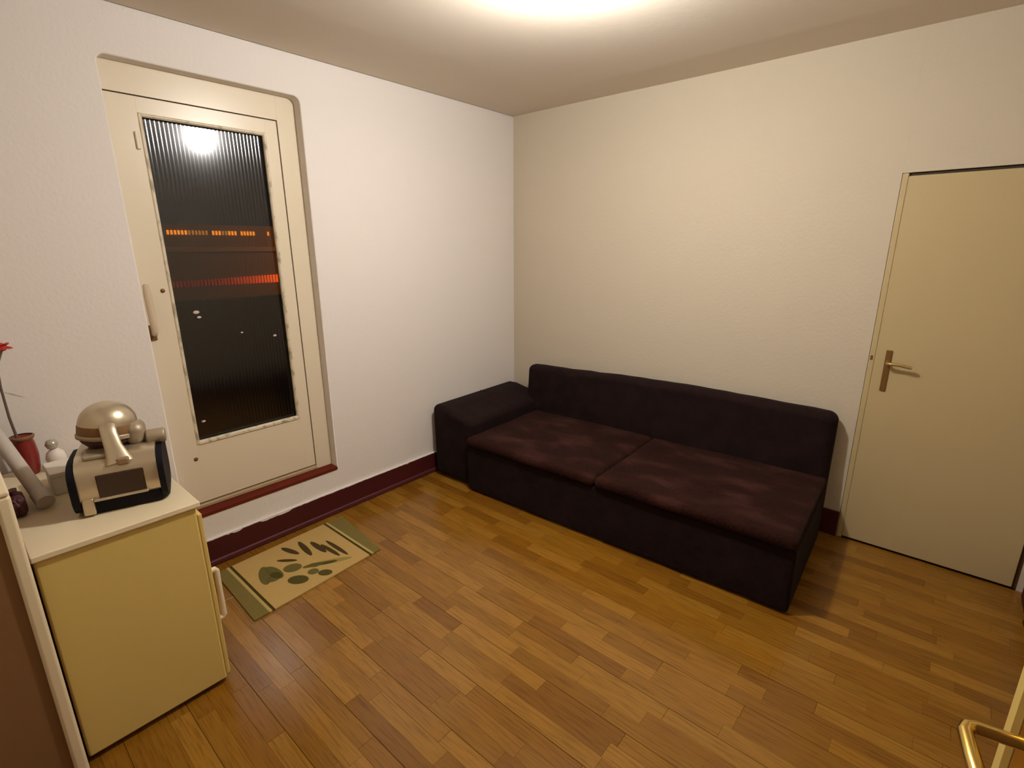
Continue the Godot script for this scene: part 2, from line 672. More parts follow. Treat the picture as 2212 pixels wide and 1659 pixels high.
func balcony_door() -> void:
	var d := group_node("door_1", "cream painted balcony door with a tall ribbed glass pane", "door")
	var xf := -0.070      # face of the frame
	var mb := MB.new()
	# frame round the leaf
	mb.cbox(Vector3(xf - 0.03, 1.327, 1.824), Vector3(0.06, 2.30, 0.104), 0.0006)
	obj("frame_post", mb, M.paint, d)
	mb = MB.new()
	mb.cbox(Vector3(xf - 0.03, 1.327, 2.647), Vector3(0.06, 2.30, 0.006), 0.001)
	obj("frame_post", mb, M.paint, d)
	mb = MB.new()
	mb.cbox(Vector3(xf - 0.03, 2.4175, 2.26), Vector3(0.06, 0.125, 0.768), 0.0006)
	obj("frame_head", mb, M.paint, d)
	mb = MB.new()
	mb.cbox(Vector3(xf - 0.025, 0.329, 2.26), Vector3(0.07, 0.022, 0.768), 0.004)
	obj("threshold", mb, mat(lin(0.42, 0.30, 0.16), 0.6), d)
	# leaf: stiles, rails, beads, pane
	var lx := xf - 0.026
	var q := [[1.881, 1.945, 0.3475, 2.350], [2.518, 2.640, 0.3475, 2.350]]
	for s in q:
		mb = MB.new()
		mb.cbox(Vector3(lx, (s[2] + s[3]) / 2, (s[0] + s[1]) / 2), Vector3(0.044, s[3] - s[2], s[1] - s[0]), 0.0004)
		obj("stile", mb, M.paint, d)
	mb = MB.new()
	mb.cbox(Vector3(lx, 2.3165, 2.2315), Vector3(0.044, 0.067, 0.573), 0.0004)
	obj("top_rail", mb, M.paint, d)
	mb = MB.new()
	mb.cbox(Vector3(lx, 0.5115, 2.2315), Vector3(0.044, 0.328, 0.573), 0.0004)
	obj("bottom_rail", mb, M.paint, d)
	mb = MB.new()
	mb.cbox(Vector3(lx, 1.35, 1.8785), Vector3(0.03, 2.0, 0.0045), 0.0005)
	mb.cbox(Vector3(lx, 2.3525, 2.26), Vector3(0.03, 0.0045, 0.76), 0.0005)
	obj("door_gap", mb, M.gap, d, "dark gap between leaf and frame")
	for s in [[Vector3(lx + 0.015, 1.481, 1.952), Vector3(0.024, 1.61, 0.018)], [Vector3(lx + 0.015, 1.481, 2.511), Vector3(0.024, 1.61, 0.018)], [Vector3(lx + 0.015, 2.276, 2.2315), Vector3(0.024, 0.016, 0.558)], [Vector3(lx + 0.016, 0.684, 2.2315), Vector3(0.026, 0.024, 0.558)]]:
		mb = MB.new()
		mb.cbox(s[0], s[1], 0.006)
		obj("glazing_bead", mb, M.chipped, d, "chipped glazing bead")
	# ribbed pane
	var g := StandardMaterial3D.new()
	g.transparency = BaseMaterial3D.TRANSPARENCY_ALPHA
	g.albedo_color = Color(0.2, 0.2, 0.22, 0.01)
	g.roughness = 0.12
	g.metallic_specular = 0.5
	mb = MB.new()
	var ribs := 31
	var pz0 := 1.946
	var pz1 := 2.517
	var px := lx - 0.002
	for s in ribs:
		var za := lerpf(pz0, pz1, float(s) / ribs)
		var zb := lerpf(pz0, pz1, float(s + 1) / ribs)
		var half := (zb - za) / 2
		var rad := 0.058
		var last := []
		for k in 9:
			var a := lerpf(-1.0, 1.0, k / 8.0)
			var ang := asin(half * a / rad)
			var nn := Vector3(cos(ang), 0, sin(ang))
			var p := Vector3(px + rad * (cos(ang) - 1), 0, (za + zb) / 2 + half * a)
			var pair := [mb.vert(p + Vector3(0, 0.674, 0), nn), mb.vert(p + Vector3(0, 2.284, 0), nn)]
			if last.size():
				mb.quad(last[0], pair[0], pair[1], last[1])
			last = pair
	mb.face([Vector3(px - 0.006, 0.674, pz0), Vector3(px - 0.006, 2.284, pz0), Vector3(px - 0.006, 2.284, pz1), Vector3(px - 0.006, 0.674, pz1)], Vector3.LEFT)
	obj("ribbed_pane", mb, g, d, "ribbed glass pane")
	# spots of paint left on the pane
	for s in [[403, 1.372, 2.408, 0.013], [430, 1.345, 2.398, 0.009], [597, 1.20, 2.022, 0.009], [455, 0.79, 2.46, 0.009], [520, 1.24, 2.20, 0.006]]:
		mb = MB.new()
		mb.lathe(Vector3(px - 0.002, s[1], s[2]), [Vector2(0, 0.0035), Vector2(s[3] * 0.7, 0.003), Vector2(s[3], 0.0)], 9, Basis(Vector3(0, 0, 1), -PI / 2) * Basis.from_scale(Vector3(0.7, 1, 1.2)))
		obj("paint_spot", mb, M.grey, d, "pale paint spot on the glass")
	# handle turned upright on the lock stile, key hole, small catch, screw cap
	var h := Node3D.new()
	h.name = "handle"
	h.position = Vector3(xf - 0.004, 1.275, 2.620)
	d.add_child(h, true)
	mb = MB.new()
	mb.rbox(Vector3(0.005, 0.02, 0), Vector3(0.010, 0.075, 0.030), 0.004, 3)
	obj("base_plate", mb, M.bronze, h)
	mb = MB.new()
	mb.tube([Vector3(0.008, 0.015, 0), Vector3(0.040, 0.015, 0), Vector3(0.052, 0.028, 0), Vector3(0.056, 0.08, 0.002), Vector3(0.056, 0.20, 0.004), Vector3(0.054, 0.250, 0.004), Vector3(0.053, 0.256, 0.004)], [0.010, 0.011, 0.014, 0.0155, 0.0165, 0.013, 0.005], 14, Vector2(1.0, 0.8))
	obj("grip", mb, mat(lin(0.62, 0.50, 0.36), 0.25), h)
	mb = MB.new()
	mb.lathe(Vector3(xf - 0.004, 1.492, 2.545), [Vector2(0.0, 0.006), Vector2(0.008, 0.006), Vector2(0.0105, 0.0)], 16, Basis(Vector3(0, 0, 1), -PI / 2))
	obj("lock_button", mb, M.bronze, d)
	mb = MB.new()
	mb.lathe(Vector3(xf - 0.004, 0.60, 2.535), [Vector2(0.0, 0.004), Vector2(0.008, 0.004), Vector2(0.011, 0.0)], 16, Basis(Vector3(0, 0, 1), -PI / 2))
	obj("screw_cap", mb, M.bronze, d)
	mb = MB.new()
	mb.cbox(Vector3(xf, 2.165, 2.535), Vector3(0.012, 0.075, 0.016), 0.003)
	obj("hinge_plate", mb, M.paint, d)
	# red-brown sill along the foot of the recess
	mb = MB.new()
	mb.cbox(Vector3(-0.033, 0.307, 2.21), Vector3(0.078, 0.022, 0.872), 0.003)
	struct(obj("trim_1", mb, M.sill), "red-brown sill at the foot of the balcony door", "sill")


func inner_doors() -> void:
	# flush door in the back wall
	var d := group_node("door_2", "plain cream flush door right of the sofa", "door")
	var mb := MB.new()
	mb.cbox(Vector3(2.9530, 1.016, -0.015), Vector3(0.737, 2.008, 0.040), 0.003)
	obj("leaf", mb, M.cream_door, d)
	mb = MB.new()
	mb.cbox(Vector3(2.571, 1.017, -0.0455), Vector3(0.026, 2.034, 0.099), 0.003)
	obj("frame_post", mb, M.cream_door, d)
	mb = MB.new()
	mb.cbox(Vector3(3.332, 1.017, -0.055), Vector3(0.014, 2.034, 0.09), 0.002)
	obj("frame_post", mb, M.brown_dark, d)
	mb = MB.new()
	mb.cbox(Vector3(2.95, 2.0275, -0.06), Vector3(0.73, 0.010, 0.09), 0.001)
	obj("door_gap", mb, M.gap, d, "dark gap above the leaf")
	mb = MB.new()
	mb.cbox(Vector3(2.95, 1.0, -0.12), Vector3(0.78, 2.06, 0.05), 0.001)
	obj("closet_back", mb, M.brown_dark, d)
	mb = MB.new()
	mb.cbox(Vector3(2.569, 1.10, 0.0045), Vector3(0.011, 0.024, 0.005), 0.001)
	obj("strike_plate", mb, M.bronze, d)
	var h := Node3D.new()
	h.name = "handle"
	d.add_child(h, true)
	mb = MB.new()
	mb.rbox(Vector3(2.643, 1.037, 0.0085), Vector3(0.027, 0.225, 0.007), 0.003, 3)
	obj("handle_plate", mb, M.bronze, h)
	mb = MB.new()
	mb.tube([Vector3(2.645, 1.082, 0.008), Vector3(2.645, 1.082, 0.040), Vector3(2.650, 1.083, 0.050), Vector3(2.662, 1.084, 0.053), Vector3(2.70, 1.083, 0.054), Vector3(2.742, 1.077, 0.053), Vector3(2.752, 1.074, 0.052)], [0.009, 0.009, 0.009, 0.0085, 0.0075, 0.009, 0.006], 12)
	obj("lever", mb, mat(lin(0.50, 0.36, 0.13), 0.3, 0.7), h)
	# open room door, seen almost edge-on at the lower right
	var e := group_node("door_3", "open brown room door with a brass lever at lower right", "door", Vector3(3.014, 0, 2.40), 0.20)
	mb = MB.new()
	mb.cbox(Vector3(0.021, 1.01, 0.43), Vector3(0.038, 2.0, 0.84), 0.003)
	obj("leaf", mb, M.brown_dark, e)
	mb = MB.new()
	mb.cbox(Vector3(0.018, 1.01, 0.009), Vector3(0.046, 2.0, 0.030), 0.006)
	obj("edge_strip", mb, M.cabinet, e, "cream leading edge")
	mb = MB.new()
	mb.rbox(Vector3(-0.001, 1.0, 0.058), Vector3(0.006, 0.22, 0.040), 0.0025, 3)
	obj("handle_plate", mb, M.brass, e)
	mb = MB.new()
	mb.tube([Vector3(0.0, 1.035, 0.062), Vector3(-0.056, 1.036, 0.062), Vector3(-0.066, 1.036, 0.066), Vector3(-0.071, 1.035, 0.078), Vector3(-0.072, 1.033, 0.12), Vector3(-0.071, 1.029, 0.175), Vector3(-0.068, 1.024, 0.185)], [0.009, 0.009, 0.0095, 0.010, 0.0105, 0.0105, 0.006], 14, Vector2(1.0, 1.0))
	obj("lever", mb, M.brass, e, "brass lever")


func lamp() -> void:
	var l := thing("ceiling_lamp", "glowing bare round bulb in a holder on the ceiling", "lamp", BULB)
	var mb := MB.new()
	mb.lathe(Vector3.ZERO, [Vector2(0.0, 0.100), Vector2(0.05, 0.100), Vector2(0.05, 0.090), Vector2(0.034, 0.078), Vector2(0.030, 0.045), Vector2(0.022, 0.043), Vector2(0.0, 0.043)], 28)
	obj("holder", mb, M.white, l)
	mb = MB.new()
	var pr := []
	for k in 15:
		var a := -PI / 2 + PI * k / 14.0
		pr.append(Vector2(0.052 * cos(a), 0.052 * sin(a)))
	mb.lathe(Vector3.ZERO, pr, 32)
	var bm := mat(Color(1, 1, 1), 0.4)
	bm.emission_enabled = true
	bm.emission = Color(1.0, 0.98, 0.955)
	bm.emission_energy_multiplier = 335.0
	obj("bulb", mb, bm, l, "glowing white bulb")


func sofa() -> void:
	var s := thing("sofa", "dark brown plush sofa bed with one armrest in the corner", "sofa", Vector3(1.24, 0, 0.52), deg_to_rad(1.9))
	var wob := noise(2.2, 61, 1)
	var mb := MB.new()
	# base box under the seat
	mb.rbox(Vector3(0.215, 0.178, 0.055), Vector3(2.075, 0.335, 0.845), 0.018, 4, 10, func(p: Vector3) -> Vector3:
		return p + Vector3(0, 0, 0.006 * wob.get_noise_2d(p.x * 1.5, p.y * 2.0)))
	obj("base", mb, M.sofa, s, "plain front panel")
	# two seat cushions
	for c in [[-0.815, 0.200], [0.204, 1.250]]:
		mb = MB.new()
		var hw: float = (c[1] - c[0]) / 2
		mb.rbox(Vector3((c[0] + c[1]) / 2, 0.376, 0.065), Vector3(c[1] - c[0], 0.062, 0.865), 0.028, 5, 22, func(p: Vector3) -> Vector3:
			var f := (1.0 - pow(absf(p.x) / hw, 4.0)) * (1.0 - pow(absf(p.z) / 0.4325, 4.0))
			var up := 1.0 if p.y > 0 else 0.0
			return p + Vector3(0, up * (0.010 * f + 0.004 * wob.get_noise_2d(p.x * 1.6 + hw, p.z * 1.6)), 0))
		obj("seat_cushion", mb, M.sofa_seat, s, "left seat cushion" if c[0] < 0 else "right seat cushion")
	# backrest, leaning, its top edge a little wavy
	mb = MB.new()
	mb.rbox(Vector3(0.170, 0.412, -0.387), Vector3(2.164, 0.770, 0.135), 0.048, 6, 26, func(p: Vector3) -> Vector3:
		var t := (p.y + 0.385) / 0.77
		var front := 1.0 if p.z > 0 else 0.35
		var q := p
		q.z += front * (0.055 * (0.55 - t))
		q.y += t * (0.010 * sin(p.x * 2.6 + 1.2) - 0.010 - 0.012 * clampf(-p.x, 0, 1.2)) + 0.004 * wob.get_noise_2d(p.x * 2.0, 7.0)
		q.z += 0.006 * wob.get_noise_2d(p.x * 2.0, p.y * 3.0)
		return q)
	obj("backrest", mb, M.sofa, s)
	# armrest: outer side high, top falling towards the seat
	mb = MB.new()
	var arm := func(p: Vector3) -> Vector3:
		var t := clampf((p.y + 0.29) / 0.58, 0, 1)
		var q := p
		q.y += t * t * (-0.028 - 0.26 * maxf(p.x + 0.08, 0.0) + 0.10 * minf(p.x + 0.16, 0.0))
		q.x += 0.02 * (t - 0.5) * (1.0 if p.x > 0 else -0.4)
		return q
	mb.rbox(Vector3(-1.014, 0.300, -0.018), Vector3(0.389, 0.580, 0.918), 0.045, 6, 16, arm)
	var am := obj("armrest", mb, M.sofa, s)
	mb = MB.new()
	var line := []
	for k in 15:
		var u := lerpf(-0.16, 0.16, k / 14.0)
		var bend := 0.006 * sin(u * 14.0)
		line.append(Vector3(-1.014, 0.300, -0.018) + arm.call(Vector3(u, 0.290, -0.04 + bend)))
	for k in 6:
		var t := PI / 2 * (k + 1) / 6.0
		line.append(Vector3(-1.014, 0.300, -0.018) + arm.call(Vector3(0.1495 + 0.045 * sin(t), 0.245 + 0.045 * cos(t), -0.045)))
	var rads := []
	for k in line.size():
		rads.append(0.004)
	mb.tube(line, rads, 8)
	obj("seam", mb, M.sofa_seat, am, "seam across the armrest")
	for q in [Vector3(-1.05, 0, 0.36), Vector3(1.15, 0, 0.40), Vector3(-1.05, 0, -0.33), Vector3(1.15, 0, -0.33)]:
		mb = MB.new()
		mb.lathe(q, [Vector2(0, 0), Vector2(0.025, 0.0), Vector2(0.025, 0.013), Vector2(0, 0.013)], 12)
		obj("glide", mb, M.black, s)


func mat_rug() -> void:
	# printed mat: cream field with an olive branch, green bands at both ends. u runs along z (from 1.83), v along x (from 0.06).
	var w := 640
	var hgt := 420
	var img := Image.create(w, hgt, false, Image.FORMAT_RGB8)
	var cream := lin(0.47, 0.315, 0.112)
	var band := lin(0.175, 0.135, 0.040)
	var edge := lin(0.42, 0.33, 0.12)
	var line := lin(0.055, 0.040, 0.008)
	var z0 := 1.815
	var z1 := 2.60
	var x0 := 0.072
	var x1 := 0.605
	var px := w / (z1 - z0)
	img.fill(cream)
	var cols := func(a: float, b: float, c: Color) -> void:
		img.fill_rect(Rect2i(int((a - z0) * px), 0, int(ceil((b - a) * px)), hgt), c)
	cols.call(z0, 1.925, band)
	cols.call(1.925, 1.938, edge)
	cols.call(1.940, 1.953, line)
	cols.call(2.506, 2.519, line)
	cols.call(2.521, 2.534, edge)
	cols.call(2.534, z1, band)
	# ellipses of the print: z, x of the two tips, half width, colour
	var leaf := lin(0.045, 0.030, 0.010)
	var olive := lin(0.105, 0.090, 0.026)
	var dark := lin(0.060, 0.052, 0.012)
	var pale := lin(0.26, 0.20, 0.058)
	var E := [
		[2.239, 0.402, 2.029, 0.514, 0.020, pale], [2.20, 0.43, 2.10, 0.48, 0.014, dark], [2.26, 0.40, 2.16, 0.44, 0.016, olive],
		[2.038, 0.258, 2.030, 0.476, 0.013, leaf], [2.078, 0.272, 2.066, 0.451, 0.013, leaf], [2.104, 0.202, 2.099, 0.365, 0.017, leaf],
		[2.150, 0.148, 2.169, 0.331, 0.017, leaf], [2.246, 0.135, 2.209, 0.265, 0.017, leaf], [2.321, 0.234, 2.245, 0.314, 0.013, leaf],
		[2.335, 0.335, 2.255, 0.385, 0.038, olive], [2.397, 0.234, 2.449, 0.395, 0.030, olive], [2.385, 0.25, 2.372, 0.40, 0.030, olive], [2.44, 0.36, 2.37, 0.38, 0.030, olive], [2.392, 0.32, 2.372, 0.39, 0.024, dark],
		[2.359, 0.437, 2.290, 0.518, 0.036, dark], [2.26, 0.455, 2.215, 0.49, 0.026, olive], [2.225, 0.50, 2.175, 0.555, 0.026, dark], [2.225, 0.405, 2.185, 0.445, 0.020, olive]]
	for e in E:
		var a := Vector2(e[0], e[1])
		var b := Vector2(e[2], e[3])
		var c := (a + b) / 2
		var dir := (b - a).normalized()
		var la := (b - a).length() / 2
		var lb: float = e[4]
		var r := la + lb
		for i in range(maxi(0, int((c.x - r - z0) * px)), mini(w, int((c.x + r - z0) * px) + 1)):
			for j in range(maxi(0, int((c.y - r - x0) * px)), mini(hgt, int((c.y + r - x0) * px) + 1)):
				var p := Vector2(z0 + i / px, x0 + j / px) - c
				var u := p.dot(dir) / la
				var v := p.cross(dir) / lb
				if u * u + v * v < 1.0:
					img.set_pixel(i, j, img.get_pixel(i, j).lerp(e[5], 0.9))
	var m := mat(Color.WHITE, 0.9, 0, 0.2)
	m.albedo_texture = ImageTexture.create_from_image(img)
	var weave := noise_tex(noise(0.25, 71, 2), 256, [], true, 3.0)
	m.normal_enabled = true
	m.normal_texture = weave
	m.normal_scale = 0.3
	# thin mat with turned edges; the print lies on its top
	var top := [Vector2(z0 + 0.004, x0 + 0.008), Vector2(z1 - 0.012, x0 + 0.03), Vector2(z1 + 0.006, x1 + 0.022), Vector2(1.880, x1 - 0.020)]
	var n := 14
	var mb := MB.new()
	var rows := []
	for i in n + 1:
		var row := []
		for j in n + 1:
			var u := float(i) / n
			var v := float(j) / n
			var p: Vector2 = top[0].lerp(top[1], u).lerp(top[3].lerp(top[2], u), v)
			p.y += 0.0 if i == 0 or true else 0.0
			var y := 0.0065 + 0.0006 * sin(u * 9.0) * sin(v * 7.0)
			row.append(mb.vert(Vector3(p.y, y, p.x), Vector3.UP, Vector2((p.x - z0) / (z1 - z0), (p.y - x0) / (x1 - x0))))
		rows.append(row)
	for i in n:
		for j in n:
			mb.quad(rows[i][j], rows[i + 1][j], rows[i + 1][j + 1], rows[i][j + 1])
	for k in 4:
		var a: Vector2 = top[k]
		var b: Vector2 = top[(k + 1) % 4]
		var out := Vector3((b - a).x, 0, -(b - a).y).normalized()
		var mid: Vector2 = (a + b) * 0.5 - (top[0] + top[2]) * 0.5
		if out.dot(Vector3(mid.y, 0, mid.x)) < 0:
			out = -out
		var ua := Vector2((a.x - z0) / (z1 - z0), (a.y - x0) / (x1 - x0))
		var ub := Vector2((b.x - z0) / (z1 - z0), (b.y - x0) / (x1 - x0))
		mb.face([Vector3(a.y, 0.0003, a.x), Vector3(b.y, 0.0003, b.x), Vector3(b.y, 0.0065, b.x), Vector3(a.y, 0.0065, a.x)], out, [ua, ub, ub, ua])
	var rug := obj("doormat", mb, m)
	tag(rug, "cream mat with green ends and an olive branch print", "mat")


func cabinet() -> void:
	var c := thing("cabinet", "low cream cabinet carrying the silver appliance", "cabinet", Vector3(0.47, 0, 3.038))
	var mb := MB.new()
	mb.rbox(Vector3(0, 0.402, 0.004), Vector3(0.846, 0.760, 0.440), 0.008, 3)
	obj("body", mb, M.cabinet, c)
	mb = MB.new()
	mb.cbox(Vector3(0, 0.0125, 0.01), Vector3(0.80, 0.025, 0.40), 0.002)
	obj("plinth", mb, M.brown_dark, c)
	mb = MB.new()
	mb.rbox(Vector3(0.002, 0.794, 0), Vector3(0.866, 0.022, 0.458), 0.005, 3)
	obj("top", mb, M.cabinet_top, c, "pale flat top")
	var dr := MB.new()
	dr.rbox(Vector3(0.002, 0.392, -0.224), Vector3(0.836, 0.715, 0.016), 0.005, 3)
	var door := obj("door", dr, M.cabinet, c)
	mb = MB.new()
	mb.tube([Vector3(0.405, 0.500, -0.230), Vector3(0.405, 0.500, -0.243), Vector3(0.405, 0.492, -0.249), Vector3(0.405, 0.40, -0.250), Vector3(0.405, 0.295, -0.249), Vector3(0.405, 0.287, -0.243), Vector3(0.405, 0.287, -0.230)], [0.011, 0.011, 0.011, 0.009, 0.011, 0.011, 0.011], 12)
	obj("handle", mb, M.cabinet_top, door, "upright bar handle")


func appliance() -> void:
	var a := thing("appliance", "silver domed appliance with dark window and black sides", "appliance", Vector3(0.650, 0.805, 2.964), deg_to_rad(-17.0))
	var mb := MB.new()
	# silver shell: profile swept across, front at +x
	var shell := []
	for q in [[0.118, 0.050], [0.126, 0.062], [0.124, 0.150], [0.116, 0.172], [0.098, 0.188], [0.070, 0.198], [0.0, 0.203], [-0.09, 0.200], [-0.118, 0.185], [-0.128, 0.15], [-0.130, 0.06], [-0.122, 0.050]]:
		shell.append(Vector2(q[0], q[1]))
	mb.prism(shell, -0.113, 0.113, true)
	obj("shell", mb, M.silver, a)
	mb = MB.new()
	mb.rbox(Vector3(-0.002, 0.026, 0), Vector3(0.236, 0.050, 0.228), 0.010, 3)
	obj("base", mb, M.black, a, "black base")
	for s in [-1.0, 1.0]:
		mb = MB.new()
		var out := []
		for k in 28:
			var t := TAU * k / 28.0
			var x := signf(cos(t)) * pow(absf(cos(t)), 0.55) * 0.134
			var y := signf(sin(t)) * pow(absf(sin(t)), 0.6) * 0.094 + 0.0955
			out.append(Vector2(x, y))
		mb.prism(out, s * 0.113 if s > 0 else -0.132, 0.134 if s > 0 else -0.113, true)
		obj("side_cheek", mb, M.black, a, "black side")
	mb = MB.new()
	mb.rbox(Vector3(0.1235, 0.102, -0.006), Vector3(0.010, 0.084, 0.134), 0.004, 3)
	obj("window", mb, mat(lin(0.050, 0.026, 0.012), 0.25), a, "dark window")
	mb = MB.new()
	mb.rbox(Vector3(0.126, 0.0575, 0.0), Vector3(0.016, 0.010, 0.155), 0.004, 3)
	obj("lip", mb, M.silver, a)
	mb = MB.new()
	mb.rbox(Vector3(0.121, 0.036, 0.094), Vector3(0.018, 0.060, 0.034), 0.006, 3)
	obj("foot", mb, M.silver, a, "silver foot")
	# domed tank: dark cup, pale ring, brown band, silver dome
	var at := Vector3(-0.035, 0.0, 0.026)
	var tilt := Basis(Vector3(0, 0, 1), 0.06) * Basis(Vector3(1, 0, 0), -0.10)
	at.y = 0.200
	mb = MB.new()
	mb.lathe(at, [Vector2(0.0, -0.004), Vector2(0.058, -0.004), Vector2(0.080, 0.018), Vector2(0.088, 0.034), Vector2(0.0, 0.034)], 36, tilt)
	var cup := obj("tank_cup", mb, M.maroon, a, "dark lower cup")
	mb = MB.new()
	mb.lathe(at, [Vector2(0.086, 0.030), Vector2(0.093, 0.033), Vector2(0.094, 0.045), Vector2(0.088, 0.048)], 36, tilt)
	obj("ring", mb, M.silver_dull, cup, "pale ring")
	mb = MB.new()
	mb.lathe(at, [Vector2(0.086, 0.045), Vector2(0.090, 0.048), Vector2(0.088, 0.078), Vector2(0.082, 0.080)], 36, tilt)
	obj("band", mb, M.brown, cup, "brown band")
	var pr := []
	for k in 13:
		var t := PI / 2 * k / 12
		pr.append(Vector2(0.0865 * cos(t), 0.076 + 0.082 * pow(sin(t), 0.95)))
	mb = MB.new()
	mb.lathe(at, pr, 36, tilt)
	obj("dome", mb, M.silver, a, "silver dome")
	# neck from the dome down to the front
	mb = MB.new()
	mb.tube([Vector3(0.020, 0.300, 0.014), Vector3(0.048, 0.288, 0.010), Vector3(0.068, 0.262, 0.006), Vector3(0.084, 0.225, 0.0), Vector3(0.100, 0.192, -0.008), Vector3(0.112, 0.170, -0.012)], [0.020, 0.024, 0.024, 0.026, 0.034, 0.042], 16, Vector2(1.0, 0.38))
	obj("neck", mb, M.silver, a, "silver neck")
	mb = MB.new()
	mb.rbox(Vector3(-0.02, 0.235, -0.058), Vector3(0.10, 0.080, 0.060), 0.028, 5)
	obj("housing", mb, M.silver_dull, a)
	mb = MB.new()
	mb.lathe(Vector3(0.005, 0.214, -0.118), [Vector2(0, -0.03), Vector2(0.022, -0.03), Vector2(0.027, -0.024), Vector2(0.027, 0.024), Vector2(0.022, 0.03), Vector2(0, 0.03)], 20, Basis(Vector3(1, 0, 0), PI / 2))
	obj("knob", mb, M.silver_dull, a, "round side knob")
	mb = MB.new()
	mb.rbox(Vector3(0.055, 0.198, 0.055), Vector3(0.08, 0.016, 0.07), 0.007, 3)
	obj("lid", mb, M.silver_dull, a)
	mb = MB.new()
	mb.rbox(Vector3(0.117, 0.178, -0.022), Vector3(0.022, 0.026, 0.036), 0.007, 3)
	obj("latch", mb, mat(lin(0.30, 0.19, 0.10), 0.5), a, "brown latch")


func cabinet_clutter() -> void:
	var ty := 0.805
	# red vase with an artificial flower, against the wall
	var v := thing("vase", "small dark red vase behind the silver appliance", "vase", Vector3(0.115, ty, 3.170))
	var mb := MB.new()
	mb.lathe(Vector3.ZERO, [Vector2(0, 0), Vector2(0.026, 0.0), Vector2(0.034, 0.03), Vector2(0.038, 0.08), Vector2(0.034, 0.13), Vector2(0.030, 0.150), Vector2(0.034, 0.160), Vector2(0.031, 0.160), Vector2(0.027, 0.150), Vector2(0.0, 0.146)], 24)
	obj("body", mb, mat(lin(0.22, 0.022, 0.018), 0.3), v)
	mb = MB.new()
	mb.lathe(Vector3(0, 0, 0), [Vector2(0.0345, 0.150), Vector2(0.0385, 0.156), Vector2(0.0385, 0.163), Vector2(0.033, 0.165)], 24)
	obj("rim", mb, M.brown, v, "brown rim")
	var f := thing("artificial_flower", "red flower on a tall stem standing in the vase", "flower", Vector3(0.115, ty + 0.147, 3.183))
	mb = MB.new()
	mb.tube([Vector3(0, 0, 0), Vector3(-0.006, 0.10, 0.006), Vector3(-0.012, 0.22, 0.006), Vector3(-0.014, 0.30, 0.0), Vector3(-0.012, 0.370, -0.028)], [0.0045, 0.0045, 0.004, 0.004, 0.0035], 8)
	obj("stem", mb, mat(lin(0.12, 0.085, 0.06), 0.7), f)
	for q in [[0.20, -0.055, 0.0], [0.235, 0.03, 0.02]]:
		mb = MB.new()
		var y: float = q[0]
		var tip := Vector3(-0.01, y - 0.035, q[1])
		mb.tube([Vector3(-0.010, y, 0.004), Vector3(-0.010, y + 0.002, 0.004).lerp(tip, 0.35), Vector3(-0.010, y, 0.004).lerp(tip, 0.7), tip], [0.003, 0.013, 0.010, 0.001], 8, Vector2(1.0, 0.15))
		obj("leaf", mb, mat(lin(0.36, 0.31, 0.25), 0.7), f)
	var bloom := MB.new()
	bloom.lathe(Vector3(-0.012, 0.370, -0.028), [Vector2(0, -0.012), Vector2(0.010, -0.008), Vector2(0.014, 0.004), Vector2(0.010, 0.014), Vector2(0, 0.017)], 14)
	var red := mat(lin(0.55, 0.035, 0.03), 0.55)
	var bl := obj("bloom", bloom, red, f)
	for k in 13:
		mb = MB.new()
		var t := TAU * k / 13.0 * 5.0
		var dir := Vector3(cos(t), 0.75 if k % 2 else -0.1, sin(t)).normalized()
		var c := Vector3(-0.012, 0.370, -0.028)
		mb.tube([c + dir * 0.006, c + dir * 0.016 + Vector3(0, 0.004, 0), c + dir * 0.024 + Vector3(0, 0.002, 0), c + dir * 0.029], [0.005, 0.011, 0.010, 0.002], 8, Vector2(1.0, 0.35))
		obj("petal", mb, red, bl)
	# small ornament
	var o := thing("ornament", "small white and silver ornament with a red foot", "ornament", Vector3(0.140, ty, 3.088))
	mb = MB.new()
	mb.lathe(Vector3.ZERO, [Vector2(0, 0), Vector2(0.036, 0), Vector2(0.038, 0.012), Vector2(0.030, 0.024), Vector2(0, 0.026)], 22)
	obj("foot", mb, mat(lin(0.36, 0.055, 0.075), 0.5), o, "red foot")
	mb = MB.new()
	mb.lathe(Vector3(0, 0.024, 0), [Vector2(0.0, 0.0), Vector2(0.026, 0.002), Vector2(0.034, 0.025), Vector2(0.028, 0.05), Vector2(0.012, 0.066), Vector2(0.0, 0.068)], 22)
	obj("body", mb, M.white, o)
	mb = MB.new()
	mb.lathe(Vector3(0, 0.088, 0.004), [Vector2(0.0, 0.0), Vector2(0.016, 0.006), Vector2(0.022, 0.022), Vector2(0.016, 0.038), Vector2(0.0, 0.044)], 20)
	obj("head", mb, mat(lin(0.50, 0.46, 0.38), 0.25, 0.4), o, "shiny silver head")
	# white box
	var b := thing("box", "small white box between grey tube and silver appliance", "box", Vector3(0.375, ty, 3.105))
	mb = MB.new()
	mb.rbox(Vector3(0, 0.036, 0), Vector3(0.15, 0.072, 0.075), 0.004, 3)
	obj("body", mb, M.white, b)
	mb = MB.new()
	mb.rbox(Vector3(0, 0.078, 0), Vector3(0.156, 0.018, 0.081), 0.004, 3)
	obj("lid", mb, M.white, b)
	# grey tube leaning on the wall
	var t := thing("grey_tube", "pale grey tube leaning on the wall at the left", "tube", Vector3(0.54, ty, 3.180))
	mb = MB.new()
	mb.tube([Vector3(0.0, 0.024, 0.0), Vector3(-0.25, 0.125, 0.035), Vector3(-0.49, 0.222, 0.068)], [0.023, 0.023, 0.023], 20)
	obj("pipe", mb, M.grey, t)
	mb = MB.new()
	mb.tube([Vector3(0.015, 0.0265, -0.002), Vector3(-0.045, 0.044, 0.006)], [0.0265, 0.0265], 20)
	obj("collar", mb, M.grey, t, "thicker end collar")
